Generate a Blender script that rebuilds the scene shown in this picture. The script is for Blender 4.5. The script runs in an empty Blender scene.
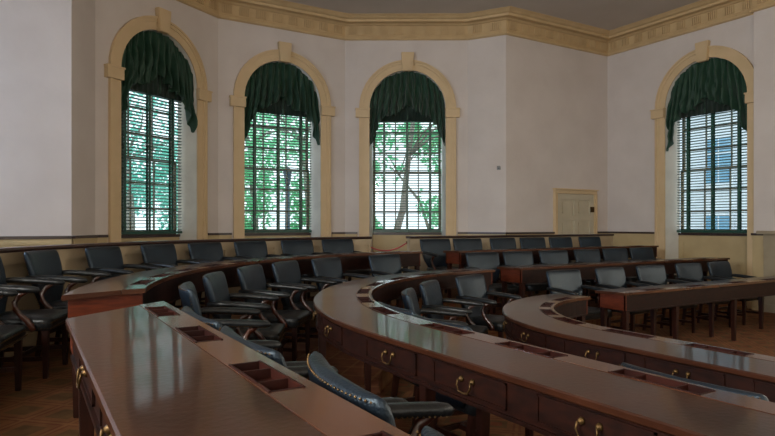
import bpy, bmesh, math, random
from mathutils import Vector, noise
random.seed(7)
S = bpy.context.scene
COL = S.collection
PI = math.pi

# ------------------------------------------------------------------ helpers
class MB:
    def __init__(self): self.v = []; self.f = []
    def add(self, vs, fs):
        n = len(self.v); self.v += [tuple(p) for p in vs]
        self.f += [tuple(i + n for i in f) for f in fs]
    def quad(self, a, b, c, d): self.add([a, b, c, d], [(0, 1, 2, 3)])
    def box(self, x0, x1, y0, y1, z0, z1):
        self.add([(x0,y0,z0),(x1,y0,z0),(x1,y1,z0),(x0,y1,z0),(x0,y0,z1),(x1,y0,z1),(x1,y1,z1),(x0,y1,z1)],
                 [(0,3,2,1),(4,5,6,7),(0,1,5,4),(1,2,6,5),(2,3,7,6),(3,0,4,7)])
    def frustum(self, cx, cy, z0, w0, z1, w1, dx=0, dy=0, d0=None, d1=None):
        d0 = d0 or w0; d1 = d1 or w1
        v = []
        for (x, y, z, w, d) in ((cx+dx, cy+dy, z0, w0, d0), (cx, cy, z1, w1, d1)):
            v += [(x-w/2,y-d/2,z),(x+w/2,y-d/2,z),(x+w/2,y+d/2,z),(x-w/2,y+d/2,z)]
        self.add(v, [(0,3,2,1),(4,5,6,7),(0,1,5,4),(1,2,6,5),(2,3,7,6),(3,0,4,7)])
    def loft(self, rings, closed=True, cap=True):
        n = len(rings[0]); vs = [p for r in rings for p in r]; fs = []
        for i in range(len(rings)-1):
            for j in range(n if closed else n-1):
                k = (j+1) % n
                fs.append((i*n+j, i*n+k, (i+1)*n+k, (i+1)*n+j))
        if cap and closed:
            fs.append(tuple(range(n))[::-1]); fs.append(tuple(range((len(rings)-1)*n, len(rings)*n)))
        self.add(vs, fs)
    def tube(self, path, rad, n=8, flat=1.0, power=1.0):
        P = [Vector(p) for p in path]; rings = []
        R = rad if isinstance(rad, (list, tuple)) else [rad]*len(P)
        up = Vector((0, 0, 1))
        for i, p in enumerate(P):
            t = (P[min(i+1, len(P)-1)] - P[max(i-1, 0)]).normalized()
            u = up if abs(t.z) < .95 else Vector((1, 0, 0))
            s = t.cross(u).normalized(); w = s.cross(t).normalized()
            ring = []
            for k in range(n):
                a = 2*PI*(k+.5)/n; cx, sx = math.cos(a), math.sin(a)
                cx = math.copysign(abs(cx)**power, cx); sx = math.copysign(abs(sx)**power, sx)
                ring.append(p + s*cx*R[i] + w*sx*R[i]*flat)
            rings.append(ring)
        self.loft(rings)
    def build(self, name, mat, parent=None, smooth=False, bevel=0, loc=None):
        me = bpy.data.meshes.new(name); me.from_pydata(self.v, [], self.f)
        bm = bmesh.new(); bm.from_mesh(me)
        bmesh.ops.recalc_face_normals(bm, faces=bm.faces)
        if bevel:
            es = [e for e in bm.edges if len(e.link_faces) == 2 and e.calc_face_angle(0) > .5]
            bmesh.ops.bevel(bm, geom=es, offset=bevel, segments=2, affect='EDGES', clamp_overlap=True)
        bm.to_mesh(me); bm.free()
        me.materials.append(mat)
        if smooth: me.polygons.foreach_set('use_smooth', [True]*len(me.polygons))
        o = bpy.data.objects.new(name, me); COL.objects.link(o)
        if parent: o.parent = parent
        if loc: o.location = loc
        return o

def tag(o, label=None, cat=None, group=None, kind=None):
    if label: o['label'] = label
    if cat: o['category'] = cat
    if group: o['group'] = group
    if kind: o['kind'] = kind
    return o
def empty(name, loc=(0,0,0), rz=0):
    o = bpy.data.objects.new(name, None); COL.objects.link(o)
    o.location = loc; o.rotation_euler = (0, 0, rz); o.empty_display_size = .1
    return o
def kids(o): return [c for c in bpy.data.objects if c.parent == o]
def copy_tree(o, parent=None, ch=None):
    c = o.copy(); COL.objects.link(c); c.parent = parent
    for k in list(o.children): copy_tree(k, c)
    return c

# ------------------------------------------------------------------ materials
def mat(name, col, rough=.5, metal=0, spec=.5, col2=None, scale=8, stretch=None, bump=0, bscale=60, coat=0, detail=4, lo=.35, hi=.65, coatr=.15, sheen=0, rvar=0):
    m = bpy.data.materials.new(name); m.use_nodes = True
    nt = m.node_tree; b = nt.nodes['Principled BSDF']
    b.inputs['Base Color'].default_value = (*col, 1); b.inputs['Roughness'].default_value = rough
    b.inputs['Metallic'].default_value = metal; b.inputs['Specular IOR Level'].default_value = spec
    b.inputs['Coat Weight'].default_value = coat; b.inputs['Coat Roughness'].default_value = coatr
    b.inputs['Sheen Weight'].default_value = sheen
    tc = nt.nodes.new('ShaderNodeTexCoord'); mp = nt.nodes.new('ShaderNodeMapping')
    nt.links.new(tc.outputs['Object'], mp.inputs['Vector'])
    if stretch: mp.inputs['Scale'].default_value = stretch
    if col2:
        n = nt.nodes.new('ShaderNodeTexNoise'); n.inputs['Scale'].default_value = scale; n.inputs['Detail'].default_value = detail
        nt.links.new(mp.outputs[0], n.inputs['Vector'])
        r = nt.nodes.new('ShaderNodeValToRGB'); r.color_ramp.elements[0].position = lo; r.color_ramp.elements[1].position = hi
        r.color_ramp.elements[0].color = (*col, 1); r.color_ramp.elements[1].color = (*col2, 1)
        nt.links.new(n.outputs['Fac'], r.inputs[0]); nt.links.new(r.outputs[0], b.inputs['Base Color'])
        if rvar:
            mr = nt.nodes.new('ShaderNodeMapRange'); mr.inputs['To Min'].default_value = rough; mr.inputs['To Max'].default_value = rough+rvar
            nt.links.new(n.outputs['Fac'], mr.inputs[0]); nt.links.new(mr.outputs[0], b.inputs['Roughness'])
    if bump:
        n2 = nt.nodes.new('ShaderNodeTexNoise'); n2.inputs['Scale'].default_value = bscale; n2.inputs['Detail'].default_value = 5
        nt.links.new(mp.outputs[0], n2.inputs['Vector'])
        bp = nt.nodes.new('ShaderNodeBump'); bp.inputs['Strength'].default_value = bump; bp.inputs['Distance'].default_value = .01
        nt.links.new(n2.outputs['Fac'], bp.inputs['Height']); nt.links.new(bp.outputs[0], b.inputs['Normal'])
    return m
M = {}
M['plaster'] = mat('plaster_wall', (.56,.495,.455), .85, col2=(.605,.54,.50), scale=1.5, bump=.25, bscale=14, spec=.15)
M['reveal'] = mat('whitewashed_brick', (.62,.60,.55), .8, col2=(.70,.68,.62), scale=3, bump=.5, bscale=20, spec=.15)
M['ceiling'] = mat('ceiling_paint', (.50,.445,.385), .9, col2=(.54,.48,.42), scale=1.2, spec=.1)
M['cream'] = mat('cream_trim_paint', (.56,.41,.235), .5, col2=(.60,.44,.26), scale=3, spec=.3)
M['cornice'] = mat('cornice_paint', (.49,.345,.18), .6, col2=(.54,.385,.205), scale=4, spec=.25)
M['wains'] = mat('wainscot_paint', (.42,.315,.165), .5, col2=(.47,.355,.19), scale=2.5, spec=.3)
M['railwall'] = mat('railing_paint', (.38,.295,.19), .5, col2=(.43,.335,.22), scale=2.5, spec=.3)
M['darkcap'] = mat('dark_wood_cap', (.028,.014,.012), .3, col2=(.045,.02,.016), scale=9, coat=.4)
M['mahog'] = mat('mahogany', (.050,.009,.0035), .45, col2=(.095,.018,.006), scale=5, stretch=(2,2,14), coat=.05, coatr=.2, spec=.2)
M['legwood'] = mat('mahogany_leg', (.012,.0032,.002), .38, col2=(.025,.006,.003), scale=6, stretch=(8,8,1), coat=.1, coatr=.2, spec=.3)
M['bentwood'] = mat('mahogany_arm_post', (.026,.007,.0035), .3, col2=(.055,.013,.006), scale=8, coat=.4, coatr=.15)
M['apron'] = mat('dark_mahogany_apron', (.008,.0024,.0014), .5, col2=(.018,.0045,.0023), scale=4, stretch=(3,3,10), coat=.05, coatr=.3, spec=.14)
M['top'] = mat('worn_desktop', (.016,.0045,.0020), .30, col2=(.056,.017,.007), scale=2.2, coat=.55, coatr=.07, spec=.2, bump=.12, bscale=45, detail=8, lo=.3, hi=.75, rvar=.12)
M['strip'] = mat('polished_pen_rail', (.050,.018,.009), .24, col2=(.085,.032,.016), scale=3, coat=.4, coatr=.10, spec=.35, detail=6)
M['tray'] = mat('red_brown_tray', (.014,.003,.002), .5, col2=(.028,.006,.0035), scale=10, spec=.15)
M['leather'] = mat('blue_black_leather', (.003,.005,.009), .33, col2=(.006,.011,.018), scale=5, bump=.35, bscale=90, spec=.5, rvar=.14)
M['leather'].node_tree.nodes['Principled BSDF'].inputs['Specular Tint'].default_value = (.70,.86,1,1)  # bluish window daylight painted into the sheen of the leather
M['leather2'] = mat('black_arm_leather', (.004,.005,.006), .32, col2=(.008,.010,.012), scale=7, bump=.3, bscale=80, spec=.42)
M['brass'] = mat('aged_brass', (.12,.066,.022), .5, .75, col2=(.07,.038,.012), scale=30)
M['green'] = mat('green_blind_paint', (.008,.055,.038), .35, col2=(.012,.075,.05), scale=6, spec=.6)
M['sash'] = mat('olive_sash_paint', (.17,.15,.09), .45, col2=(.21,.18,.11), scale=5)
M['rope'] = mat('red_velvet_rope', (.32,.02,.02), .7, col2=(.42,.03,.03), scale=40, sheen=.5)
M['grey'] = mat('grey_plastic', (.16,.15,.13), .5, col2=(.2,.19,.16), scale=20)
M['bark'] = mat('bark', (.22,.19,.16), .9, col2=(.34,.30,.26), scale=4, stretch=(4,4,.6), bump=.8, bscale=10)
M['iron'] = mat('blue_black_iron', (.02,.05,.09), .4, col2=(.03,.07,.12), scale=5)
M['ground'] = mat('pale_paving', (.42,.40,.38), .85, col2=(.55,.52,.5), scale=1.5)
M['facade'] = mat('pale_facade', (.66,.72,.78), .8, col2=(.74,.80,.86), scale=.6)
M['fglass'] = mat('blue_window_pane', (.16,.34,.52), .15, col2=(.25,.45,.62), scale=.9)
M['stone'] = mat('tan_mantel_stone', (.26,.205,.13), .5, col2=(.30,.24,.155), scale=5)
M['soot'] = mat('sooty_firebox', (.02,.018,.016), .9, col2=(.03,.026,.022), scale=10)
M['doorp'] = mat('door_paint', (.46,.40,.29), .55, col2=(.50,.435,.32), scale=3, spec=.3)

def carpet_mat():
    m = bpy.data.materials.new('patterned_carpet'); m.use_nodes = True; nt = m.node_tree; b = nt.nodes['Principled BSDF']
    b.inputs['Roughness'].default_value = .9; b.inputs['Specular IOR Level'].default_value = .15
    tc = nt.nodes.new('ShaderNodeTexCoord')
    def ramp(src, stops, const=False):
        r = nt.nodes.new('ShaderNodeValToRGB')
        if const: r.color_ramp.interpolation = 'CONSTANT'
        e = r.color_ramp.elements
        while len(e) < len(stops): e.new(.5)
        for k, (p, c) in enumerate(stops): e[k].position = p; e[k].color = (*c, 1)
        nt.links.new(src, r.inputs[0]); return r
    mp = nt.nodes.new('ShaderNodeMapping'); mp.inputs['Rotation'].default_value = (0, 0, PI/4)
    nt.links.new(tc.outputs['Object'], mp.inputs['Vector'])
    v = nt.nodes.new('ShaderNodeTexVoronoi'); v.distance = 'CHEBYCHEV'; v.inputs['Scale'].default_value = 3.2; v.inputs['Randomness'].default_value = 0
    nt.links.new(mp.outputs[0], v.inputs['Vector'])
    r = ramp(v.outputs['Distance'], [(0,(.26,.045,.022)),(.14,(.10,.085,.03)),(.26,(.30,.135,.05)),(.40,(.20,.05,.022)),(.46,(.34,.17,.065))], True)
    n = nt.nodes.new('ShaderNodeTexNoise'); n.inputs['Scale'].default_value = 9; n.inputs['Detail'].default_value = 6
    nt.links.new(tc.outputs['Object'], n.inputs['Vector'])
    r2 = ramp(n.outputs['Fac'], [(.35,(.15,.055,.025)),(.7,(.30,.13,.055))])
    mx = nt.nodes.new('ShaderNodeMixRGB'); mx.inputs[0].default_value = .55; nt.nodes.new('ShaderNodeHueSaturation').name = 'dim'
    nt.links.new(r.outputs[0], mx.inputs[1]); nt.links.new(r2.outputs[0], mx.inputs[2]); hs = nt.nodes['dim']; hs.inputs['Value'].default_value = .55; nt.links.new(mx.outputs[0], hs.inputs['Color']); nt.links.new(hs.outputs[0], b.inputs['Base Color'])
    return m
M['carpet'] = carpet_mat()
def fabric(name, col, tcol, fac):
    m = bpy.data.materials.new(name); m.use_nodes = True; nt = m.node_tree; b = nt.nodes['Principled BSDF']
    b.inputs['Base Color'].default_value = (*col, 1); b.inputs['Roughness'].default_value = .55; b.inputs['Sheen Weight'].default_value = .3
    t = nt.nodes.new('ShaderNodeBsdfTranslucent'); t.inputs[0].default_value = (*tcol, 1)
    mx = nt.nodes.new('ShaderNodeMixShader'); mx.inputs[0].default_value = fac
    out = nt.nodes['Material Output']
    nt.links.new(b.outputs[0], mx.inputs[1]); nt.links.new(t.outputs[0], mx.inputs[2]); nt.links.new(mx.outputs[0], out.inputs[0])
    return m
M['curtain'] = fabric('green_damask', (.009,.050,.024), (.02,.22,.10), .25)
M['sheer'] = fabric('dark_green_lining', (.015,.035,.025), (.03,.14,.08), .35)
M['leaf'] = fabric('green_leaves', (.20,.60,.33), (.30,.85,.50), .5)
M['leaf2'] = fabric('bluish_green_leaves', (.16,.55,.45), (.28,.80,.66), .5)
def glass():
    m = bpy.data.materials.new('window_glass'); m.use_nodes = True; nt = m.node_tree
    for n in list(nt.nodes):
        if n.type == 'BSDF_PRINCIPLED': nt.nodes.remove(n)
    t = nt.nodes.new('ShaderNodeBsdfTransparent'); t.inputs[0].default_value = (.93,.97,.96,1)
    g = nt.nodes.new('ShaderNodeBsdfGlossy'); g.inputs['Roughness'].default_value = .03
    mx = nt.nodes.new('ShaderNodeMixShader'); mx.inputs[0].default_value = .06
    nt.links.new(t.outputs[0], mx.inputs[1]); nt.links.new(g.outputs[0], mx.inputs[2]); nt.links.new(mx.outputs[0], nt.nodes['Material Output'].inputs[0])
    return m
M['glass'] = glass()

# ------------------------------------------------------------------ room plan (metres; floor = 0)
CEIL = 5.78
POLY = [(-2.6,9.2),(.55,9.2),(.9,9.86),(3.07,11.18),(5.69,11.18),(7.86,9.86),(8.29,9.18),(11.33,9.18),
        (11.33,5.92),(11.22,5.92),(11.22,3.7),(11.33,3.7),(11.33,-6),(-2.6,-6)]
def offset(poly, d, closed=True):
    out = []; n = len(poly)
    for i in range(n):
        p = Vector(poly[i]).to_2d()
        a = Vector(poly[i-1]) if (closed or i > 0) else None
        b = Vector(poly[(i+1) % n]) if (closed or i < n-1) else None
        ns = []
        if a is not None: t = (p-a).normalized(); ns.append(Vector((t.y, -t.x)))
        if b is not None: t = (b-p).normalized(); ns.append(Vector((t.y, -t.x)))
        if len(ns) == 2:
            m = (ns[0]+ns[1]); m = m / (1+ns[0].dot(ns[1]))
        else: m = ns[0]
        out.append(p + m*d)
    return out

ZS, SPR, OW, DEP = 1.36, 3.93, .8, .40     # sill, springing, half opening, recess depth
def frame_of(p, q):
    p = Vector(p); q = Vector(q); t = (q-p).normalized(); nout = Vector((-t.y, t.x))   # outwards = left of a clockwise walk
    return p, t, nout, (q-p).length
def W(p, t, nout, x, d, z): return (p.x+t.x*x+nout.x*d, p.y+t.y*x+nout.y*d, z)
ARC = [PI*k/24 for k in range(25)]
def wall(name, p, q, holes=(), zbot=0.0):
    p, t, no, L = frame_of(p, q); mb = MB()
    P = lambda x, d, z: W(p, t, no, x, d, z)
    H = CEIL
    for d in (0, .45):
        xs = 0
        for c in holes:
            mb.quad(P(xs,d,zbot), P(c-OW,d,zbot), P(c-OW,d,H), P(xs,d,H))
            arc = [(c-OW*math.cos(a), SPR+OW*math.sin(a)) for a in ARC]
            for (x0,z0),(x1,z1) in zip(arc, arc[1:]): mb.quad(P(x0,d,z0), P(x1,d,z1), P(x1,d,H), P(x0,d,H))
            xs = c+OW
        mb.quad(P(xs,d,zbot), P(L,d,zbot), P(L,d,H), P(xs,d,H))
    mb.quad(P(0,0,zbot),P(0,.45,zbot),P(0,.45,H),P(0,0,H)); mb.quad(P(L,0,zbot),P(L,.45,zbot),P(L,.45,H),P(L,0,H))
    mb.quad(P(0,0,H),P(0,.45,H),P(L,.45,H),P(L,0,H))
    o = mb.build(name, M['plaster']); o['kind'] = 'structure'
    return o

def window(n, p, q, c, full=True):
    """arched opening in wall p-q centred at c: casing, impost blocks, keystone, splayed reveal, sash, panes"""
    p, t, no, L = frame_of(p, q)
    ang = math.atan2(t.y, t.x)
    root = empty('window_%d' % n, W(p, t, no, c, 0, 0), ang); root['kind'] = 'structure'
    # local frame: x along the wall, +y outwards
    def prof(r, spr=SPR, zb=0.0):
        return [(-r, zb)] + [(-r*math.cos(a), spr+r*math.sin(a)) for a in ARC] + [(r, zb)]
    # reveal (splays inwards by .1 at the back)
    mb = MB(); A = prof(OW); B = prof(OW-.07)
    for k in range(len(A)-1):
        mb.quad((A[k][0],0,A[k][1]),(A[k+1][0],0,A[k+1][1]),(B[k+1][0],DEP,B[k+1][1]),(B[k][0],DEP,B[k][1]))
    mb.build('reveal', M['reveal'], root)
    # casing: two stepped bands
    mb = MB()
    def band(r0, r1, y0, y1):
        a = prof(r0); b = prof(r1)
        for k in range(len(a)-1):
            a0, a1, b0, b1 = a[k], a[k+1], b[k], b[k+1]
            mb.quad((a0[0],y0,a0[1]),(a1[0],y0,a1[1]),(b1[0],y0,b1[1]),(b0[0],y0,b0[1]))
            mb.quad((a0[0],y0,a0[1]),(a1[0],y0,a1[1]),(a1[0],y1,a1[1]),(a0[0],y1,a0[1]))
            mb.quad((b0[0],y0,b0[1]),(b1[0],y0,b1[1]),(b1[0],y1,b1[1]),(b0[0],y1,b0[1]))
    band(OW-.012, OW+.13, -.022, .0); band(OW+.115, OW+.175, -.038, .0); band(OW+.165, OW+.20, -.055, 0)
    mb.build('casing', M['cream'], root)
    for s in (-1, 1):
        mb = MB(); x0, x1 = sorted((s*(OW-.02), s*(OW+.27)))
        mb.box(x0, x1, -.085, 0, 3.735, 3.90); mb.box(x0-.01, x1+.01, -.10, 0, 3.90, 3.925)
        mb.build('impost_block', M['cream'], root)
    mb = MB(); v = []
    for y in (-.10, 0):
        v += [(-.10,y,4.69),(.10,y,4.69),(.135,y,5.07),(-.135,y,5.07)]
    mb.add(v, [(0,1,2,3),(4,5,6,7),(0,1,5,4),(1,2,6,5),(2,3,7,6),(3,0,4,7)])
    mb.build('keystone', M['cream'], root, bevel=.008)
    # panel below the sill and the sill itself
    r = OW-.07
    mb = MB(); mb.box(-r-.02, r+.02, DEP-.03, DEP+.02, 0, ZS-.05)
    for x0, x1, z0, z1 in ((-r,-r+.1,.05,ZS-.06),(r-.1,r,.05,ZS-.06),(-r+.1,r-.1,.05,.17),(-r+.1,r-.1,ZS-.18,ZS-.06)): mb.box(x0,x1,DEP-.045,DEP-.02,z0,z1)
    mb.build('sill_panel', M['wains'], root)
    mb = MB(); mb.box(-r, r, DEP-.07, DEP+.05, ZS-.05, ZS); mb.build('window_sill', M['darkcap'], root, bevel=.006)
    # sashes
    yo = DEP+.03
    for nm, z0, z1, yy in (('lower_sash', ZS, 2.66, yo), ('upper_sash', 2.62, SPR, yo+.05)):
        mb = MB(); sw = .055
        mb.box(-r, -r+sw, yy, yy+.04, z0, z1); mb.box(r-sw, r, yy, yy+.04, z0, z1)
        mb.box(-r, r, yy, yy+.04, z0, z0+(.07 if nm[0] == 'l' else .05)); mb.box(-r, r, yy, yy+.04, z1-.05, z1)
        for k in (1, 2): x = -r+2*r*k/3; mb.box(x-.012, x+.012, yy+.005, yy+.035, z0, z1)
        nr = 3
        for k in range(1, nr): z = z0+(z1-z0)*k/nr; mb.box(-r, r, yy+.005, yy+.035, z-.012, z+.012)
        if nm[0] == 'u':
            b = [(-r*math.cos(a), SPR+r*math.sin(a)) for a in ARC]; a_ = [(-(r-sw)*math.cos(a), SPR+(r-sw)*math.sin(a)) for a in ARC]
            for k in range(24):
                mb.quad((a_[k][0],yy,a_[k][1]),(a_[k+1][0],yy,a_[k+1][1]),(b[k+1][0],yy,b[k+1][1]),(b[k][0],yy,b[k][1]))
                mb.quad((a_[k][0],yy,a_[k][1]),(a_[k+1][0],yy,a_[k+1][1]),(a_[k+1][0],yy+.04,a_[k+1][1]),(a_[k][0],yy+.04,a_[k][1]))
            for k in (1, 2): x = -r+2*r*k/3; mb.box(x-.012, x+.012, yy+.005, yy+.035, SPR, SPR+math.sqrt(r*r-x*x)-.02)
            mb.box(-.6, .6, yy+.005, yy+.035, SPR+.33, SPR+.354)
        sash = mb.build(nm, M['sash'], root)
        g = MB()
        if nm[0] == 'l': g.quad((-r,yy+.02,z0),(r,yy+.02,z0),(r,yy+.02,z1),(-r,yy+.02,z1))
        else:
            pts = [(-r,yy+.02,z0)]+[(-r*math.cos(a),yy+.02,SPR+r*math.sin(a)) for a in ARC]+[(r,yy+.02,z0)]
            g.add(pts, [tuple(range(len(pts)))])
        g.build('glass_pane', M['glass'], sash)
    return root

def blind(root, ztop, label, zbot=ZS+.02, hw=.715):
    o = empty('venetian_blind'); o.location = root.location; o.rotation_euler = root.rotation_euler
    tag(o, label, 'window blind', None)
    y = DEP-.10; mb = MB(); k = 0; z = zbot+.05
    while z < ztop-.03:
        tilt = math.radians(17); dy = .024*math.cos(tilt); dz = .024*math.sin(tilt); w = hw
        mb.add([(-w,y-dy,z+dz),(w,y-dy,z+dz),(w,y+dy,z-dz),(-w,y+dy,z-dz),(-w,y-dy,z+dz+.003),(w,y-dy,z+dz+.003),(w,y+dy,z-dz+.003),(-w,y+dy,z-dz+.003)],
               [(0,3,2,1),(4,5,6,7),(0,1,5,4),(1,2,6,5),(2,3,7,6),(3,0,4,7)])
        z += .054
    mb.build('slats', M['green'], o)
    mb = MB(); mb.box(-hw, hw, y-.03, y+.03, zbot-.01, zbot+.035); mb.build('bottom_rail', M['green'], o)
    mb = MB(); mb.box(-hw, hw, y-.035, y+.035, ztop-.03, ztop+.04); mb.build('head_rail', M['green'], o)
    for x in (-hw*.68, 0, hw*.68):
        mb = MB(); mb.box(x-.024, x+.024, y-.033, y-.030, zbot, ztop); mb.box(x-.024, x+.024, y+.030, y+.033, zbot, ztop)
        mb.build('ladder_tape', M['green'], o)
    return o

def curtain(root, label, seed=0, flip=1, tails=(3.12, 3.12)):
    o = empty('swag_curtain'); o.location = root.location; o.rotation_euler = root.rotation_euler
    tag(o, label, 'curtain')
    keys = [(-.80,tails[0]),(-.74,tails[0]+.02),(-.66,3.36),(-.60,3.62),(-.52,3.74),(-.40,3.79),(-.27,3.80),(-.17,3.86),(-.05,3.98),(.03,4.02),(.12,3.92),(.25,3.84),(.38,3.78),(.5,3.74),(.60,3.58),(.68,3.34),(.75,tails[1]+.02),(.80,tails[1])]
    def low(x):
        x *= flip*.8/OW; x = max(-.8, min(.8, x))
        for (a, za), (b, zb) in zip(keys, keys[1:]):
            if x <= b: u = (x-a)/(b-a); return za+(zb-za)*u
        return keys[-1][1]
    mb = MB(); NX, NZ = 190, 34; R = OW-.015
    vs = []
    for i in range(NX+1):
        x = -R+2*R*i/NX
        zt = SPR+math.sqrt(max(0, R*R-x*x)); zl = low(x)+.018*math.sin(x*70+seed)
        for j in range(NZ+1):
            u = j/NZ; z = zt+(zl-zt)*u
            ph = x*(52-10*u)+seed*1.7+1.6*noise.noise(Vector((x*2.2, z*1.3, seed)))
            amp = .018+.042*u**.6
            y = .085-.02*u + amp*(math.sin(ph)+.5*math.sin(ph*1.9+1.3+3*u)) + .060*noise.noise(Vector((x*8, z*1.9+x*2, seed+5))) + .03*noise.noise(Vector((x*18, z*4, seed+9)))
            # gathered puffs: shallow sags between ruched cords
            y += -.03*math.sin(PI*u)*abs(math.cos(x*6.5))
            xx = x + .012*math.sin(z*17+i*.5)*u
            vs.append((max(-R, min(R, xx)), y, z))
    fs = [(i*(NZ+1)+j, (i+1)*(NZ+1)+j, (i+1)*(NZ+1)+j+1, i*(NZ+1)+j+1) for i in range(NX) for j in range(NZ)]
    mb.add(vs, fs); c = mb.build('gathered_valance', M['curtain'], o, smooth=True)
    sm = c.modifiers.new('thick', 'SOLIDIFY'); sm.thickness = .006
    # lining behind, hiding the blind box
    mb = MB(); n = 60; rows = []
    for i in range(n+1):
        x = -.64+1.28*i/n; y = .19+.006*math.sin(x*60)
        rows.append([(x, y, 3.70), (x, y, 4.1+.2*(1-(x/.64)**2))])
    for a, b in zip(rows, rows[1:]): mb.quad(a[0], b[0], b[1], a[1])
    c = mb.build('lining', M['sheer'], o, smooth=True); sm = c.modifiers.new('thick', 'SOLIDIFY'); sm.thickness = .004
    # tassel
    mb = MB(); mb.tube([(0,.02,4.0),(0,.02,3.78)], [.006,.006], 6); mb.tube([(0,.02,3.80),(0,.02,3.77),(0,.02,3.70)], [.008,.022,.016], 8)
    mb.build('tassel', M['curtain'], o)
    return o

# ------------------------------------------------------------------ walls
wall('wall_left', (-2.6,-6), (-2.6,9.2), (3.0, 7.6, 12.9))
wall('wall_back_left', (-2.6,9.2), (.55,9.2))
wall('wall_bay_left_return', (.55,9.2), (.9,9.86))
wall('wall_bay_left', (.9,9.86), (3.07,11.18), (1.22,))
wall('wall_bay_centre', (3.07,11.18), (5.69,11.18), (1.28,))
wall('wall_bay_right', (5.69,11.18), (7.86,9.86), (1.295,))
wall('wall_bay_right_return', (7.86,9.86), (8.29,9.18))
wall('wall_back_right', (8.29,9.18), (11.33,9.18))
OW = .84
wall('wall_right', (11.33,9.18), (11.33,-6), (2.27, 7.9, 12.2))
OW = .8
wall('wall_front', (11.33,-6), (-2.6,-6), (2.6, 7.0, 11.4))
mb = MB(); mb.box(11.22, 11.40, 3.7, 5.92, 0, CEIL); o = mb.build('wall_chimney_breast', M['plaster']); o['kind'] = 'structure'
w1 = window(1, (.9,9.86), (3.07,11.18), 1.22)
w2 = window(2, (3.07,11.18), (5.69,11.18), 1.28)
w3 = window(3, (5.69,11.18), (7.86,9.86), 1.295)
OW = .84
w4 = window(4, (11.33,9.18), (11.33,-6), 2.27)
hid = [((11.33,9.18),(11.33,-6),7.9), ((11.33,9.18),(11.33,-6),12.2), ((-2.6,-6),(-2.6,9.2),3.0), ((-2.6,-6),(-2.6,9.2),7.6), ((-2.6,-6),(-2.6,9.2),12.9),
       ((11.33,-6),(-2.6,-6),2.6), ((11.33,-6),(-2.6,-6),7.0), ((11.33,-6),(-2.6,-6),11.4)]
hidw = [window(5+k, *h) for k, h in enumerate(hid[:2])]
OW = .8
hidw += [window(7+k, *h) for k, h in enumerate(hid[2:])]

blind(w1, 3.74, 'green venetian blind in the leftmost arched window, its slats partly closed')
blind(w2, 3.78, 'green venetian blind in the arched window where a lamp post shows outside')
blind(w3, 3.72, 'green venetian blind in the arched window above the red rope')
blind(w4, 3.78, hw=.755, label= 'green venetian blind in the right wall window with pale blue daylight')
curtain(w1, 'dark green gathered swag curtain at the leftmost arched window', 1, 1, (3.16, 3.16))
curtain(w2, 'dark green gathered swag curtain at the second arched window from the left', 2, -1, (3.14, 3.10))
curtain(w3, 'dark green gathered swag curtain at the arched window above the red rope', 3, 1, (3.16, 3.14))
OW = .84
curtain(w4, 'dark green gathered swag curtain at the arched window in the right wall', 4, 1, (3.04, 3.12))
OW = .8

# ceiling / floor
def slab(name, m, z0, z1, poly=POLY, grow=.4):
    P = offset(poly, -grow); n = len(P); mb = MB()
    mb.add([(p.x,p.y,z0) for p in P]+[(p.x,p.y,z1) for p in P], [tuple(range(n)), tuple(range(n,2*n))]+[(i,(i+1)%n,n+(i+1)%n,n+i) for i in range(n)])
    o = mb.build(name, m); o['kind'] = 'structure'; return o
slab('ceiling', M['ceiling'], CEIL, CEIL+.2)
slab('floor', M['carpet'], -.2, 0)

# cornice, dado rail, wainscot, baseboard
def sweep_poly(mb, poly, prof):
    rings = []
    for i in range(len(poly)): rings.append([])
    for d, z in prof:
        P = offset(poly, d)
        for i, p in enumerate(P): rings[i].append((p.x, p.y, z))
    rings.append(rings[0]); mb.loft(rings, closed=True, cap=False)
mb = MB()
sweep_poly(mb, POLY, [(0,5.335),(.03,5.335),(.055,5.355),(.055,5.385),(.035,5.40),(.03,5.43),(.02,5.44),(.02,5.625),(.055,5.635),(.075,5.655),(.10,5.66),(.19,5.665),(.20,5.71),(.25,5.725),(.28,5.75),(.33,5.775),(.33,5.779),(0,5.779)])
def along(p, q, step, f):
    p, t, no, L = frame_of(p, q); n = max(1, round(L/step))
    for k in range(n): f(p, t, no, (k+.5)*L/n)
def blockf(p, t, no, x):
    for k in range(5):
        xx = x-.08+.04*k
        a = W(p,t,no,xx-.012,-.02,0); b = W(p,t,no,xx+.012,-.02,0); c = W(p,t,no,xx+.012,-.042,0); d = W(p,t,no,xx-.012,-.042,0)
        z0, z1 = 5.455, 5.61
        mb.add([(*v[:2],z) for z in (z0,z1) for v in (a,b,c,d)], [(0,3,2,1),(4,5,6,7),(0,1,5,4),(1,2,6,5),(2,3,7,6),(3,0,4,7)])
for i in range(len(POLY)):
    if i in (9, ): pass
    p, q = POLY[i], POLY[(i+1) % len(POLY)]
    if (Vector(p)-Vector(q)).length > .3: along(p, q, .33, blockf)
o = mb.build('trim_1', M['cornice']); o['kind'] = 'structure'

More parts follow.
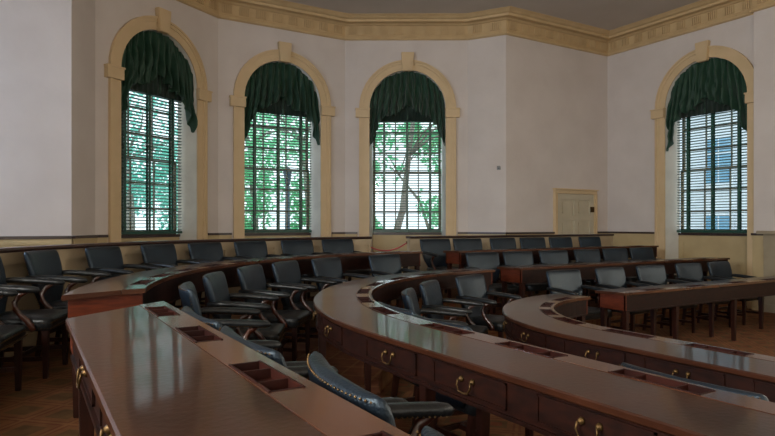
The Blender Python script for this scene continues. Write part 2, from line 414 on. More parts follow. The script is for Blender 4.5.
# dado + wainscot, interrupted at openings
DOOR = (9.61, 10.91)
def runs(i):
    p, q = POLY[i], POLY[(i+1) % len(POLY)]; L = (Vector(p)-Vector(q)).length
    holes = {2:[1.22], 3:[1.28], 4:[1.295], 7:[2.27], 11:[7.9-5.48, 12.2-5.48], 12:[2.6,7.0,11.4], 13:[3.0,7.6,12.9]}.get(i, [])
    iv = [(c-OW-.235, c+OW+.235) for c in holes]
    if i == 6: iv = [(DOOR[0]-8.29, DOOR[1]-8.29)]
    xs = 0; out = []
    for a, b in iv:
        a = max(a, 0); b = min(b, L)
        if a-xs > .03: out.append((xs, a))
        xs = b
    if L-xs > .03: out.append((xs, L))
    return p, q, out
mbw, mbd, mbb = MB(), MB(), MB()
for i in range(len(POLY)):
    p, q, rs = runs(i); p, t, no, L = frame_of(p, q)
    for a, b in rs:
        def bx(m_, x0, x1, d, z0, z1):
            c = [W(p,t,no,x,dd,0)[:2] for x, dd in ((x0,.0),(x1,.0),(x1,-d),(x0,-d))]
            m_.add([(*v,z) for z in (z0,z1) for v in c], [(0,3,2,1),(4,5,6,7),(0,1,5,4),(1,2,6,5),(2,3,7,6),(3,0,4,7)])
        bx(mbw, a, b, .02, 0, 1.335); bx(mbd, a, b, .05, 1.335, 1.375); bx(mbw, a, b, .035, 1.26, 1.335)
        bx(mbb, a, b, .045, 0, .2)
for m_, nm, mt in ((mbw,'trim_2',M['wains']), (mbd,'trim_3',M['darkcap']), (mbb,'baseboard_all',M['wains'])):
    o = m_.build(nm, mt); o['kind'] = 'structure'

# door in the back right wall
d = empty('door_1', (10.26, 9.18, 0)); d['kind'] = 'structure'
mb = MB()
for x0, x1 in ((-.65,-.57),(.57,.65)): mb.box(x0, x1, -.06, .0, 0, 2.19)
for x0, x1 in ((-.63,-.645),(.63,.645)): mb.box(min(x0,x1), max(x0,x1), -.075, -.06, 0, 2.19)
mb.box(-.65, .65, -.06, 0, 2.191, 2.27); mb.box(-.67, .67, -.09, 0, 2.271, 2.30)
mb.build('door_casing', M['cream'], d)
mb = MB(); mb.box(-.565,.565,-.012,-.006,0,2.185)
for x0, x1 in ((-.565,-.44),(-.055,.055),(.44,.565)): mb.box(x0,x1,-.04,-.012,0,2.185)
for x0, x1 in ((-.44,-.055),(.055,.44)):
    for z0, z1 in ((.3,.45),(.95,1.1),(1.62,1.72),(2.06,2.185)): mb.box(x0,x1,-.04,-.012,z0,z1)
    for z0, z1 in ((.45,.95),(1.1,1.62),(1.72,2.06)): mb.box(x0+.05,x1-.05,-.026,-.012,z0+.05,z1-.05)
dp = mb.build('door_leaf', M['doorp'], d)
mb = MB(); mb.box(.45,.555,-.065,-.04,1.80,1.92); mb.tube([(.48,-.06,1.86),(.48,-.10,1.86)], [.012,.026], 8); mb.build('brass_box_lock', M['brass'], dp)

# tiered platforms
QA, QB = 5.2, 2.9
def ringpath(R, b_end):
    pts = [(QA-R, -5.9), (QA-R, QB)]
    for k in range(1, 25):
        a = PI-PI/2*k/24; pts.append((QA+R*math.cos(a), QB+R*math.sin(a)))
    pts += [(QA+.3, b_end), (10.95, b_end)]
    return pts
def platform(inner, outer, z1, name):
    P = inner+outer[::-1]; n = len(P); mb = MB()
    mb.add([(x,y,0.001) for x,y in P]+[(x,y,z1) for x,y in P], [tuple(range(n)), tuple(range(n,2*n))]+[(i,(i+1)%n,n+(i+1)%n,n+i) for i in range(n)])
    o = mb.build(name, M['carpet']); o['kind'] = 'structure'; return o
PA = ringpath(4.60, 7.30); PB = ringpath(3.04, 5.95)
platform(PB, PA, .18, 'floor_lower_platform')
outer = [(-2.59,-5.9),(-2.59,9.19)] + [tuple(p) for p in offset(POLY, .005)[1:7]] + [(10.95, 9.17)]
platform(PA, outer, .36, 'floor_upper_platform')

# ------------------------------------------------------------------ low wainscot railing behind the outer chairs
def ringpt(s, r, Rc):
    """s along the curve (arc length at Rc, 0 where the arc starts), r = radius"""
    if s < 0: return (QA-r, QB+s)
    th = s/Rc
    if th <= PI/2:
        a = PI-th; return (QA+r*math.cos(a), QB+r*math.sin(a))
    return (QA+(s-Rc*PI/2), QB+r)
def linept(s, r, Rc): return (s, r)
def stations(s0, s1, Rc, curved, step=.12):
    n = max(1, math.ceil((s1-s0)/step)) if curved else max(1, math.ceil((s1-s0)/3))
    st = [s0+(s1-s0)*k/n for k in range(n+1)]
    if curved: st += [x for x in (0, Rc*PI/2) if s0 < x < s1]
    return sorted(set(st))
def sweep(mb, fn, s0, s1, Rc, sec, slant=0, z0=0):
    """sec: closed list of (r, z); slant shifts the start of the path with r"""
    st = stations(s0, s1, Rc, fn is ringpt)
    rings = []
    rs = [r for r, z in sec]
    for s in st:
        rings.append([(*fn(s+(slant(r) if slant and s == st[0] else 0), r, Rc), z) for r, z in sec])
    mb.loft(rings)
def rect(r0, r1, z0, z1): return [(r0,z0),(r1,z0),(r1,z1),(r0,z1)]

def railing(fn, s0, s1, Rc, r0, d, name):
    mb = MB(); sweep(mb, fn, s0, s1, Rc, rect(r0, r0+d*.06, .36, 1.28))
    n = round((s1-s0)/.95)
    for k in range(n+1):
        s = s0+(s1-s0)*k/n; a, b = max(s0, s-.05), min(s1, s+.05)
        sweep(mb, fn, a, b, Rc, rect(r0-d*.02, r0, .36, 1.28))
    sweep(mb, fn, s0, s1, Rc, rect(r0-d*.022, r0, .36, .52)); sweep(mb, fn, s0, s1, Rc, rect(r0-d*.022, r0, 1.17, 1.28))
    o = mb.build(name, M['railwall']); o['kind'] = 'structure'
    mb = MB(); sweep(mb, fn, s0-.0, s1+.0, Rc, [(r0-d*.05,1.28),(r0+d*.10,1.28),(r0+d*.11,1.30),(r0+d*.10,1.32),(r0-d*.05,1.32),(r0-d*.06,1.30)])
    c = mb.build('railing_cap', M['darkcap'], o)
    return o
RR = 6.30
railing(ringpt, -5.0, RR*(PI/2)-.02, RR, RR, 1, 'wall_railing_left')
railing(linept, 5.87, 11.33, 1, 9.03, 1, 'wall_railing_right')

# red rope across the gap
mb = MB(); A, B = Vector((5.17, 9.2, 1.14)), Vector((5.86, 9.09, 1.20))
pts = []
for k in range(17):
    u = k/16; p = A.lerp(B, u); p.z -= .10*4*u*(1-u); pts.append(p)
r = empty('barrier_rope', (A+B)/2); tag(r, 'red rope sagging across the gap in the low panelled railing', 'rope')
mb.tube([p-(A+B)/2 for p in pts], .013, 8); mb.build('cord', M['rope'], r, smooth=True)
for e in (A, B):
    mb = MB(); c = e-(A+B)/2; mb.tube([c+Vector((0,0,.03)), c+Vector((0,0,-.02))], .014, 8); mb.build('brass_hook', M['brass'], r)

# sensor on the bay return
p, t, no, L = frame_of((7.86,9.86),(8.29,9.18))
s_ = empty('wall_sensor', W(p,t,no,.66,-.0,2.67), math.atan2(t.y,t.x)); tag(s_, 'small grey square sensor box on the bare pier right of the windows', 'sensor')
mb = MB(); mb.box(-.035,.035,-.035,0,-.04,.04); mb.build('housing', M['grey'], s_, bevel=.006)
mb = MB(); mb.tube([(0,-.034,-.005),(0,-.045,-.005)], [.018,.012], 10); mb.build('lens', M['darkcap'], s_)

# mantelpiece on the chimney breast
mp_ = empty('mantelpiece', (11.22, 4.75, 0)); tag(mp_, 'tan stone mantelpiece on the chimney breast at the right edge', 'mantelpiece')
for y0, y1 in ((-.95,-.65),(.65,.95)):
    mb = MB(); mb.box(-.10,0,y0,y1,0,1.15); mb.box(-.12,0,y0-.02,y1+.02,0,.14); mb.build('pilaster', M['stone'], mp_)
mb = MB(); mb.box(-.11,0,-.95,.95,1.15,1.36); mb.build('lintel', M['stone'], mp_)
mb = MB(); mb.box(-.2,0,-1.03,1.03,1.36,1.42); mb.build('shelf', M['stone'], mp_, bevel=.01)
mb = MB(); mb.box(-.02,0,-.65,.65,0,1.15); mb.build('firebox', M['soot'], mp_)

# ------------------------------------------------------------------ desks
def bail(parent, pos, out, along_, m=None):
    """brass bail handle: two rosettes and a swung loop"""
    o3 = Vector(pos); o_ = Vector((*out,0)).normalized(); a_ = Vector((*along_,0)).normalized(); up = Vector((0,0,1))
    mb = MB()
    for sgn in (-1, 1):
        c = o3+a_*sgn*.038+up*.012
        mb.tube([c, c+o_*.006, c+o_*.016], [.015,.013,.006], 8)
    loop = [o3+a_*(-.042)+up*.012+o_*.018, o3+a_*(-.047)+up*-.012+o_*.022, o3+a_*(-.03)+up*-.036+o_*.024, o3+up*-.040+o_*.025, o3+a_*.03+up*-.036+o_*.024, o3+a_*.047+up*-.012+o_*.022, o3+a_*.042+up*.012+o_*.018]
    mb.tube(loop, .0045, 6)
    return mb.build('handle', M['brass'], parent, smooth=True)

def desk(fn, s0, s1, Rc, ri, ro, T, zf, seats, legs, label, apron=.185, traylen=.42, slant=0, outs=1, drawers=True, topm='top'):
    """ri: edge away from the sitter, ro: sitter's edge. T desktop height, zf floor"""
    root = empty('curved_writing_desk' if fn is ringpt else 'writing_desk', (*fn((s0+s1)/2, (ri+ro)/2, Rc), zf))
    inv = -Vector(root.location)
    tag(root, label, 'desk')
    def build(mb, name, m, parent, **k):
        o = mb.build(name, m, parent, **k)
        return o
    def shift(mb): mb.v = [(x+inv.x, y+inv.y, z+inv.z) for x, y, z in mb.v]; return mb
    SW = .135 if ri == 4.57 else .13; TI = .035 if ri == 4.57 else .028
    # writing surface, very slightly sloping to the sitter
    mb = MB(); sweep(mb, fn, s0, s1, Rc, [(ri+SW+.002,T-.028),(ro-.006,T-.040),(ro,T-.034),(ro,T-.014),(ro-.006,T-.008),(ri+SW+.002,T-.002)], slant)
    build(shift(mb), 'desktop', M[topm], root)
    # pen rail strip with sunk trays
    mb = MB(); cur = s0; tl = traylen/2
    for c in sorted(seats):
        a, b = c-tl, c+tl
        if (a < s0+.02 and not slant) or b > s1-.02: continue
        sweep(mb, fn, cur, a, Rc, rect(ri, ri+SW, T-.03, T), slant if cur == s0 else 0)
        sweep(mb, fn, a, b, Rc, rect(ri, ri+TI, T-.03, T)); sweep(mb, fn, a, b, Rc, rect(ri+SW-.006, ri+SW, T-.03, T))
        cur = b
    sweep(mb, fn, cur, s1, Rc, rect(ri, ri+SW, T-.03, T), slant if cur == s0 else 0)
    build(shift(mb), 'pen_rail', M['strip'], root)
    for c in seats:
        a, b = c-tl, c+tl
        if (a < s0+.02 and not slant) or b > s1-.02: continue
        mb = MB()
        sweep(mb, fn, a, b, Rc, rect(ri+TI, ri+SW-.006, T-.03, T-.026))
        for u, v in ((a,a+.008),(b-.008,b),(a+.10,a+.106),(b-.106,b-.10)): sweep(mb, fn, u, v, Rc, rect(ri+TI, ri+SW-.006, T-.026, T+.001))
        for q in ((ri+TI,ri+TI+.006),(ri+SW-.012,ri+SW-.006)): sweep(mb, fn, a, b, Rc, rect(q[0], q[1], T-.026, T+.003))
        build(shift(mb), 'inkwell_tray', M['tray'], root)
    # apron
    mb = MB(); e0, e1 = s0+.03, s1-.03
    sl = slant
    sweep(mb, fn, e0, e1, Rc, rect(ri+.02, ri+.04, T-apron, T-.03), sl)
    sweep(mb, fn, e0, e1, Rc, rect(ro-.05, ro-.03, T-apron, T-.04), sl)
    sweep(mb, fn, e0, e1, Rc, rect(ri+.012, ri+.042, T-apron-.012, T-apron+.004), sl)
    sweep(mb, fn, e0, e1, Rc, rect(ro-.052, ro-.018, T-apron-.012, T-apron+.004), sl)
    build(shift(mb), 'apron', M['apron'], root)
    for q0, q1, k in ((e0, e0+.02, 0), (e1-.02, e1, 1)):
        mb = MB(); sweep(mb, fn, q0, q1, Rc, [(ri+.018,T-apron),(ro-.028,T-apron),(ro-.028,T-.036),(ri+.018,T-.028)], (lambda r, q0=q0: slant(r)) if (slant and k == 0) else 0)
        build(shift(mb), 'end_panel', M['mahog'], root)
    # drawers on the sitter's side
    if drawers:
        for c in seats:
            if c-.27 < s0 or c+.27 > s1: continue
            mb = MB(); z0, z1 = T-apron+.022, T-.055
            sweep(mb, fn, c-.25, c+.25, Rc, rect(ro-.03, ro-.026, z0, z1))
            for a, b, u, v in ((c-.25,c+.25,z0,z0+.007),(c-.25,c+.25,z1-.007,z1),(c-.25,c-.243,z0,z1),(c+.243,c+.25,z0,z1)):
                sweep(mb, fn, a, b, Rc, rect(ro-.027, ro-.020, u, v))
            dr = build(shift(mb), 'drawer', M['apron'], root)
            A = Vector(fn(c, ro-.024, Rc)); O = (Vector(fn(c, ro, Rc))-Vector(fn(c, ro-.1, Rc))); Tn = Vector(fn(c+.02, ro, Rc))-Vector(fn(c-.02, ro, Rc))
            bail(dr, (A.x+inv.x, A.y+inv.y, (z0+z1)/2+inv.z), O, Tn)
    # legs
    for s in legs:
        for r in (ri+.055, ro-.065):
            ss = s+(slant(r) if slant and s == legs[0] else 0)
            x, y = fn(ss, r, Rc); x2, y2 = fn(ss, r+.1, Rc); an = math.atan2(y2-y, x2-x)
            mb = MB(); mb.frustum(0, 0, 0, .042, T-.05-zf, .066)
            lg = mb.build('leg', M['legwood'], root, bevel=.003)
            lg.location = (x+inv.x, y+inv.y, 0); lg.rotation_euler = (0, 0, an)
    return root

TA, TB, TC = 1.12, .94, .76
# outer ring, straight desk beside the camera: s runs with b-QB
def arc_s(deg, R): return math.radians(180-deg)*R
# s grows with b; reversed slant on far end handled by a mirrored path
def ringrev(s, r, Rc): return (QA-r, -s)       # straight part only, s = -b
near = desk(ringrev, -3.20, .9, 1, 4.57, 5.045, TA, .36, [-2.95, -2.27, -1.55, -.84, -.13], [-2.93, -1.6, .8],
     'straight end desk nearest the viewer, four trays along its right edge, cloudy worn top', slant=lambda r: -.14+.76*(r-4.57), apron=.17, traylen=.335)
RB = 4.95
desk(ringpt, arc_s(165.6,RB), RB*PI/2-.02, RB, 4.69, 5.13, TA, .36, [arc_s(x,RB) for x in (160.3,153.2,146.1,139,131.9,124.8,117.7,110.6,103.5,96.4)],
     [arc_s(x,RB) for x in (164.4,145,124,108,91)], 'long curved outer desk below the bay windows, red end panel facing the near desk', apron=.21, traylen=.36, slant=lambda r: -.45*(r-4.69))
RC2 = 3.38
desk(ringpt, -4.4, RC2*PI/2+.03, RC2, 3.10, 3.57, TB, .18, [-3.55,-2.85,-2.17,-1.49,-.82,-.17]+[arc_s(x,RC2) for x in (168.5,157.3,146.5,135,123,111,99)],
     [-4.2,-2.5,-.46,arc_s(158,RC2),arc_s(129,RC2),arc_s(91.5,RC2)], 'large U-shaped middle desk with brass drawer pulls, sweeping to the lower right corner', traylen=.38)
RD = 1.77
desk(ringpt, -5.0, RD*PI/2-.06, RD, 1.49, 1.95, TC, 0, [-4.0,-3.4,-2.75,-2.1,-1.42,-.77,-.13]+[arc_s(x,RD) for x in (162,144.6,126,107)],
     [-4.5,-2.6,-.6,arc_s(140,RD),arc_s(95,RD)], 'small innermost curved desk at right whose rounded end faces the aisle', traylen=.38)
desk(linept, 5.75, 10.3, 1, 4.42, 4.84, TC, 0, [6.35,7.2,8.1,8.95,9.8], [5.83,6.75,8.0,9.25,10.2],
     'straight front desk on slim legs at right, running out of frame', apron=.205, traylen=.36)
desk(linept, 5.72, 10.7, 1, 6.05, 6.52, TB, .18, [6.2,6.95,7.7,8.45,9.2,9.95], [5.8,7.4,9.1,10.62],
     'straight middle desk at right, one row behind the front desk', apron=.205, traylen=.36)
desk(linept, 5.72, 10.6, 1, 7.38, 7.80, TA, .36, [6.25,6.95,7.7,8.45,9.25,10.0], [5.8,7.4,9.1,10.52],
     'straight rearmost desk at right in front of the panelled railing', apron=.205, traylen=.36)

# ------------------------------------------------------------------ chairs
def nails(mb, pts, r=.006):
    for p in pts:
        x, y, z = p
        mb.add([(x-r,y,z),(x,y-r,z),(x+r,y,z),(x,y+r,z),(x,y,z+r),(x,y,z-r)], [(0,1,4),(1,2,4),(2,3,4),(3,0,4),(1,0,5),(2,1,5),(3,2,5),(0,3,5)])
def lerp_pts(path, step):
    out = []
    for a, b in zip(path, path[1:]):
        a = Vector(a); b = Vector(b); n = max(1, int((b-a).length/step))
        out += [a.lerp(b, k/n) for k in range(n)]
    return out
def make_chair():
    root = empty('leather_armchair')
    # seat
    mb = MB()
    out = [(-.27,.255),(.27,.255),(.225,-.235),(-.225,-.235)]
    def ring(sc, z, bulge=0):
        r = []
        n = len(out)
        for i in range(n):
            a = Vector(out[i]); b = Vector(out[(i+1) % n])
            for k in range(6):
                p = a.lerp(b, (k+.0)/6) if k else a.lerp(b, .02)
                r.append((p.x*sc, p.y*sc, z))
        return r
    rings = [ring(.985,.365), ring(1.0,.372), ring(1.0,.43), ring(.985,.447), ring(.94,.458), ring(.7,.472), ring(.35,.48), ring(.05,.482)]
    mb.loft(rings); seat = mb.build('seat', M['leather2'], root, smooth=True)
    mb = MB()
    nails(mb, [(p.x,p.y+(.002 if p.y > .2 else 0),.382) for p in lerp_pts([(-.226,-.23,0),(-.272,.258,0),(.272,.258,0),(.226,-.23,0)], .021)], .0045)
    mb.build('nail_trim', M['brass'], seat); mb = MB()
    nails(mb, [(p.x,p.y,.422) for p in lerp_pts([(-.274,.1,0),(-.274,.258,0),(.274,.258,0),(.274,.1,0)], .021)], .0045)
    mb.build('nail_trim', M['brass'], seat)
    # backrest: swept rounded section, waisted towards the seat
    prof = [(.40,.145,.02),(.44,.165,.032),(.50,.205,.036),(.56,.25,.038),(.62,.276,.04),(.70,.292,.041),(.79,.301,.042),(.87,.303,.041),(.900,.302,.037),(.917,.298,.028),(.926,.289,.012)]
    def yb(z): u = max(0, (z-.40)/.54); return -.235-.125*u**1.15
    mb = MB(); rings = []
    N = 28
    def sect(z, w, t):
        r = []
        for k in range(N):
            a = 2*PI*k/N; cx, sx = math.cos(a), math.sin(a)
            cx = math.copysign(abs(cx)**.35, cx); sx = math.copysign(abs(sx)**.55, sx)
            x = w*cx; y = yb(z)+t*sx*(1.0 if sx > 0 else .8)+.045*(x/.27)**2-.015+.012*(1-(x/.27)**2)*(1 if sx > 0 else 0)
            r.append((x, y, z))
        return r
    for z, w, t in prof: rings.append(sect(z, w, t))
    mb.loft(rings); back = mb.build('backrest', M['leather'], root, smooth=True)
    mb = MB()
    for s in (-1, 1):
        path = [(s*(w+.001), yb(z)+.045*(w/.27)**2-.015-.022, z) for z, w, t in prof[1:-2]]
        nails(mb, lerp_pts(path, .019), .0045)
        mb.build('nail_trim', M['brass'], back); mb = MB()
    top = [(x, yb(.92)+.045*(x/.27)**2-.015-.022, .916) for x in [(-.29+.02*k) for k in range(30)]]
    nails(mb, top, .0045)
    mb.build('nail_trim', M['brass'], back)
    for s in (-1, 1):
        path = [(s*.276,-.31,.700),(s*.292,-.20,.705),(s*.298,-.08,.698),(s*.299,.04,.688),(s*.298,.13,.680),(s*.296,.175,.675),(s*.295,.195,.671)]
        mb = MB(); mb.tube(path, [.028,.033,.035,.036,.036,.030,.013], 12, .72, .75); arm = mb.build('armrest', M['leather2'], root, smooth=True)
        mb = MB()
        for o_ in (-.0345, .0345):
            mb = MB(); nails(mb, [Vector((p.x+o_, p.y, p.z-.016)) for p in lerp_pts(path[1:-1], .02)], .0044)
            mb.build('nail_trim', M['brass'], arm)
        mb = MB(); sp = [(s*.290,.10,.665),(s*.289,.055,.635),(s*.287,.02,.585),(s*.285,.025,.535),(s*.284,.06,.49),(s*.280,.105,.445),(s*.278,.135,.40),(s*.276,.145,.37)]
        mb.tube(sp, [.017,.019,.019,.018,.018,.02,.022,.02], 8, 1.0, .6); mb.build('arm_post', M['bentwood'], root, smooth=True)
        mb = MB(); mb.frustum(s*.235,.215,0,.034,.372,.046); mb.build('leg', M['legwood'], root, bevel=.003)
        mb = MB(); mb.frustum(s*.19,-.205,0,.034,.40,.044,0,-.06); mb.build('leg', M['legwood'], root, bevel=.003)
    mb = MB()
    for s in (-1, 1): mb.add(*_bar((s*.236,.215,.15),(s*.192,-.245,.15),.011,.017))
    mb.add(*_bar((-.216,0,.15),(.216,0,.15),.011,.017)); mb.add(*_bar((-.19,-.235,.19),(.19,-.235,.19),.011,.017))
    mb.build('stretcher', M['legwood'], root)
    return root
def _bar(a, b, w, h):
    a = Vector(a); b = Vector(b); t = (b-a).normalized(); s = Vector((-t.y, t.x, 0))*w; u = Vector((0,0,h))
    v = [a-s-u,a+s-u,a+s+u,a-s+u,b-s-u,b+s-u,b+s+u,b-s+u]
    return v, [(0,1,2,3),(7,6,5,4),(0,4,5,1),(1,5,6,2),(2,6,7,3),(3,7,4,0)]
proto = make_chair(); first = [True]
def chair(a, b, z, face, label, group):
    if first[0]: o = proto; first[0] = False
    else: o = copy_tree(proto)
    o.location = (a, b, z); o.rotation_euler = (0, 0, face-PI/2)   # local +y is where the sitter looks
    tag(o, label, 'chair', group)
    return o
def ring_chair(deg, R, z, label, group, jit=0):
    r = math.radians(deg); chair(QA+R*math.cos(r), QB+R*math.sin(r), z, r+PI+math.radians(jit), label, group)
G1, G2, G3 = 'leather armchairs of the outer row', 'leather armchairs of the middle row', 'leather armchairs of the inner row'
L = 'blue-black leather armchair '
for deg, lab, j in ((161.0,'at the left edge of the photo, only its arm and seat showing',4),
    (153,'cut by the left edge, only part of its back in view',8),
    (145.2,'with its whole back showing left of the red desk end panel',10),
    (136.6,'behind the red desk end, left of the leftmost window',6),
    (128.2,'against the railing under the leftmost window',4),
    (120.6,'against the railing between the first and second windows',2),
    (112.8,'against the railing under the left half of the second window',2),
    (104.6,'against the railing under the right half of the second window',0),
    (97.2,'last against the left railing, just before the rope gap',0)):
    ring_chair(deg, 5.82, .36, L+lab, G1, j)
for b, lab in ((2.89,'edge-on past the near desk, furthest of the four along it'),(2.19,'edge-on past the near desk, second furthest along it'),
               (1.49,'rising edge-on over the near desk with nailed arms to its right'),(.74,'mostly below the near desk at the bottom edge of the photo')):
    chair(1.09 if b == 1.49 else 1.03, b, .18, math.radians(-9 if b == 1.49 else 0), L+lab, G2)
for deg, lab, j in ((161.5,'turned sideways just past the far end of the near desk',6),(149.0,'second round the curve inside the long curved desk',4),
    (137.0,'third round the curve inside the long desk',4),(126.8,'with glossy blue back, fourth round the curve behind the middle desk',6),
    (116.0,'directly behind the rounded left end of the U-shaped middle desk',5),(101.5,'standing alone below the rope gap behind the middle desk',4)):
    ring_chair(deg, 4.12, .18, L+lab, G2, j)
for a, b, fc, lab in ((2.25,3.80,-.10,'with only its edge showing inside the U-shaped desk curve'),(2.14,3.08,0,'with brass-nailed edge just over the U-shaped desk'),
                  (2.13,1.43,0,'showing only its top edge between the two lower right desks')):
    chair(a+.41*math.cos(fc), b+.41*math.sin(fc), 0, fc, L+lab, G3)
for deg, lab, j in ((143,'front of two overlapping backs inside the U-shaped desk',0),(124,'rear of two overlapping backs inside the U-shaped desk',6),
    (104.5,'turned to the viewer just left of the innermost desk',6)):
    ring_chair(deg, 2.46, 0, L+lab, G3, j)
def rowx(px_, b):      # a-coordinate of a chair back seen at picture column px_ in row b
    t = (px_-387.5)/605; c, s = math.cos(math.radians(31)), math.sin(math.radians(31))
    return (b*s+t*b*c)/(c-t*s)
for px_, lab in ((435,'in the rearmost right row, first beside the rope gap'),(467,'in the rearmost right row, second from the rope gap'),(503,'in the rearmost right row under the grey sensor'),
                 (532,'in the rearmost right row, left of the small door'),(560.5,'in the rearmost right row, before the left jamb of the small door'),(589.5,'in the rearmost right row, before the right jamb of the door')):
    chair(rowx(px_, 8.33), 8.03, .36, -PI/2+random.uniform(-.05,.05), L+lab, G1)
for px_, lab in ((481,'in the middle right row, first beside the aisle'),(517,'in the middle right row above the red desk end panel'),(552,'in the middle right row, third from the aisle'),
                 (586,'in the middle right row, fourth from the aisle'),(613.5,'in the middle right row, second from its right end'),(640,'in the middle right row, last at its right end')):
    chair(rowx(px_, 7.1), 6.78, .18, -PI/2+random.uniform(-.05,.05), L+lab, G2)
for px_, lab in ((562.5,'with shiny pale blue back behind the innermost curved desk end'),(609.5,'behind the left end of the straight front desk'),(649,'second behind the straight front desk, counting from its left end'),
                 (687,'third behind the straight front desk, brightest blue back'),(718,'last behind the straight front desk, one arm out over the floor')):
    chair(rowx(px_, 5.62), 5.30, 0, -PI/2+random.uniform(-.06,.06), L+lab, G3)

# ------------------------------------------------------------------ outdoors
mb = MB(); mb.box(-60, 80, -50, 90, -1.3, -1.2); o = mb.build('ground_outside', M['ground']); o['kind'] = 'structure'
C31, S31 = math.cos(math.radians(31)), math.sin(math.radians(31))
def at(px_, z, h=0):      # ground point seen at picture column px_, z metres deep
    X = (px_-387.5)/605*z; return (X*C31+z*S31, -X*S31+z*C31, h)
def tree(px_, z, trunk_pts, crown, nleaf, leafm, label, seed=0, tr=.22, leaf=.10):
    rnd = random.Random(seed)
    x, y, _ = at(px_, z); o = empty('tree', (x, y, -1.2)); tag(o, label, 'tree', None)
    mb = MB()
    pts = [Vector((C31*dx, -S31*dx, h)) for dx, h in trunk_pts]
    mb.tube(pts, [tr*(1-.6*k/(len(pts)-1)) for k in range(len(pts))], 9)
    top = pts[-1]
    for k in range(5):
        a = rnd.uniform(0, 2*PI); st = pts[rnd.randrange(max(1, len(pts)//2+1), len(pts))]
        e = st+Vector((math.cos(a)*2.2, math.sin(a)*2.2, rnd.uniform(.4, 2)))
        mb.tube([st, st.lerp(e,.3)+Vector((0,0,.25)), st.lerp(e,.6)+Vector((.15,.1,.2)), e], [tr*.32, tr*.22, tr*.14, tr*.05], 6)
    mb.build('trunk', M['bark'], o, smooth=True)
    mb = MB()
    for k in range(nleaf):
        cx, cz, rx, rz = crown[rnd.randrange(len(crown))]
        d = Vector((rnd.gauss(0,1), rnd.gauss(0,1), rnd.gauss(0,1))).normalized()*rnd.random()**.4
        c = Vector((C31*cx, -S31*cx, cz))+Vector((d.x*rx, d.y*rx, d.z*rz))
        if noise.noise(c*1.1+Vector((seed*3,0,0))) < .08: continue
        u = Vector((rnd.gauss(0,1), rnd.gauss(0,1), rnd.gauss(0,1))).normalized(); v = u.cross(Vector((rnd.gauss(0,1), rnd.gauss(0,1), rnd.gauss(0,1)))).normalized()
        l = leaf*rnd.uniform(.6,1.4)
        mb.add([c-u*l, c-v*l*.5, c+u*l, c+v*l*.5], [(0,1,2,3)])
    mb.build('crown', leafm, o)
    return o
tree(128, 22, [(0,0),(.1,3),(.0,5)], [(0,6.4,2.2,1.8),(1.2,4.6,1.8,1.5),(-1,3.8,1.6,1.6)], 7500, M['leaf2'], 'bluish green tree seen through the left part of the leftmost window', 1)
tree(168, 26, [(0,0),(.2,3),(.2,5)], [(0,7.0,2.4,2.2),(-.6,4.2,1.8,1.3),(1,2.6,1.4,1.0)], 7500, M['leaf2'], 'tree seen through the right part of the leftmost window', 2)
tree(250, 25, [(0,0),(.2,3),(0,6)], [(0,6.5,2.2,2.0),(.2,4.4,1.4,1.4),(-.2,2.6,1.3,1.0)], 9000, M['leaf'], 'green tree seen through the left part of the second window', 3)
tree(308, 24, [(0,0),(.1,3),(-.2,6)], [(-.2,6.2,2.2,2.0),(.2,3.8,1.1,1.4),(0,2.2,.9,.9)], 9500, M['leaf'], 'green tree seen through the right part of the second window', 4)
tree(380, 20, [(0,0),(.25,1.5),(.75,3.2),(.95,5),(1.2,7)], [(-.5,5.2,1.5,1.5),(.3,7.2,2.2,1.1),(-.6,2.6,.7,.7)], 6500, M['leaf'], 'tree with leaning grey trunk seen through the window above the rope', 5, .16)
tree(436, 23, [(0,0),(-.1,2),(-.6,3.6),(-1.4,4.6)], [(.1,3.3,.9,1.6),(0,6.2,1.2,1.5),(-.9,6.8,1.2,1.0),(-1.6,1.9,.7,.7)], 7500, M['leaf'], 'slim tree with slanting branches seen at the right of the window above the rope', 6, .09)
lp = empty('street_lamp', at(287.5, 21, -1.2)); tag(lp, 'dark blue iron lamp post seen through the second window', 'street lamp')
mb = MB(); mb.tube([(0,0,0),(0,0,.5),(0,0,.9),(0,0,4.05)], [.16,.14,.11,.08], 10); mb.build('post', M['iron'], lp, smooth=True)
mb = MB(); mb.tube([(0,0,4.05),(0,0,4.15),(0,0,4.5),(0,0,4.6),(0,0,4.75)], [.06,.09,.15,.17,.03], 6); mb.build('lantern', M['iron'], lp)
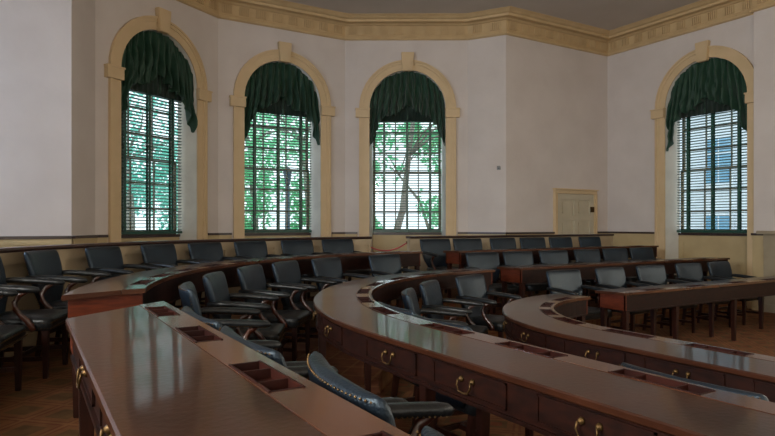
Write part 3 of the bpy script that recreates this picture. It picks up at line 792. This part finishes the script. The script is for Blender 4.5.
# building opposite the right wall window
bd = empty('row_building', (24, 14, -1.2)); tag(bd, 'pale blue-grey building with sash windows seen through the right wall window', 'building')
mb = MB(); mb.box(0, 6, -12, 16, 0, 11); mb.build('facade', M['facade'], bd)
for r_ in range(3):
    for c_ in range(10):
        y0 = -11+c_*2.6; z0 = 1.2+r_*3.1
        mb = MB(); mb.box(-.08, .02, y0, y0+1.2, z0, z0+2.0); mb.box(-.14,.02,y0-.1,y0+1.3,z0-.12,z0)
        wf = mb.build('window_frame', M['facade'], bd)
        mb = MB()
        for i in range(2):
            for j in range(3): mb.box(-.09, -.075, y0+.08+i*.54, y0+.08+i*.54+.48, z0+.1+j*.62, z0+.1+j*.62+.56)
        mb.build('pane', M['fglass'], wf)

# ------------------------------------------------------------------ light
w = bpy.data.worlds.new('sky'); S.world = w; w.use_nodes = True
bg = w.node_tree.nodes['Background']; bg.inputs[0].default_value = (.80,.93,1,1); bg.inputs[1].default_value = 1.8
def daylight(root, power, col, name='daylight'):
    l = bpy.data.lights.new(name, 'AREA'); l.shape = 'RECTANGLE'; l.size = 1.3; l.size_y = 3.2; l.energy = power; l.color = col
    o = bpy.data.objects.new(name, l); COL.objects.link(o)
    R = root.rotation_euler.z; loc = Vector(root.location)+Vector((-math.sin(R)*(DEP+.2), math.cos(R)*(DEP+.2), 3.0))
    o.location = loc
    d = Vector((math.sin(R), -math.cos(R), 0)); o.rotation_euler = d.to_track_quat('-Z', 'Z').to_euler()
COOL, WARM, NEUT = (.82,.90,1), (1,.86,.70), (1,.95,.9)
for k, (pw, c) in enumerate(((400,WARM),(400,WARM),(1250,NEUT),(1050,NEUT),(400,(.60,.74,1)),(60,WARM),(60,WARM),(60,WARM))):
    daylight(hidw[k], pw, c)

cam = bpy.data.cameras.new('camera'); co = bpy.data.objects.new('camera', cam); COL.objects.link(co)
co.location = (0, 0, 1.52); co.rotation_euler = (PI/2, 0, -math.radians(31))
cam.sensor_width = 36; cam.lens = 605*36/775; cam.shift_y = 7/775; cam.clip_start = .05; cam.clip_end = 300
S.camera = co
S.view_settings.view_transform = 'Standard'; S.view_settings.look = 'None'; S.view_settings.exposure = .15; S.view_settings.gamma = 1
S.cycles.use_denoising = True
S.cycles.max_bounces = 8; S.cycles.diffuse_bounces = 4; S.cycles.transparent_max_bounces = 12
S.cycles.sample_clamp_indirect = 6
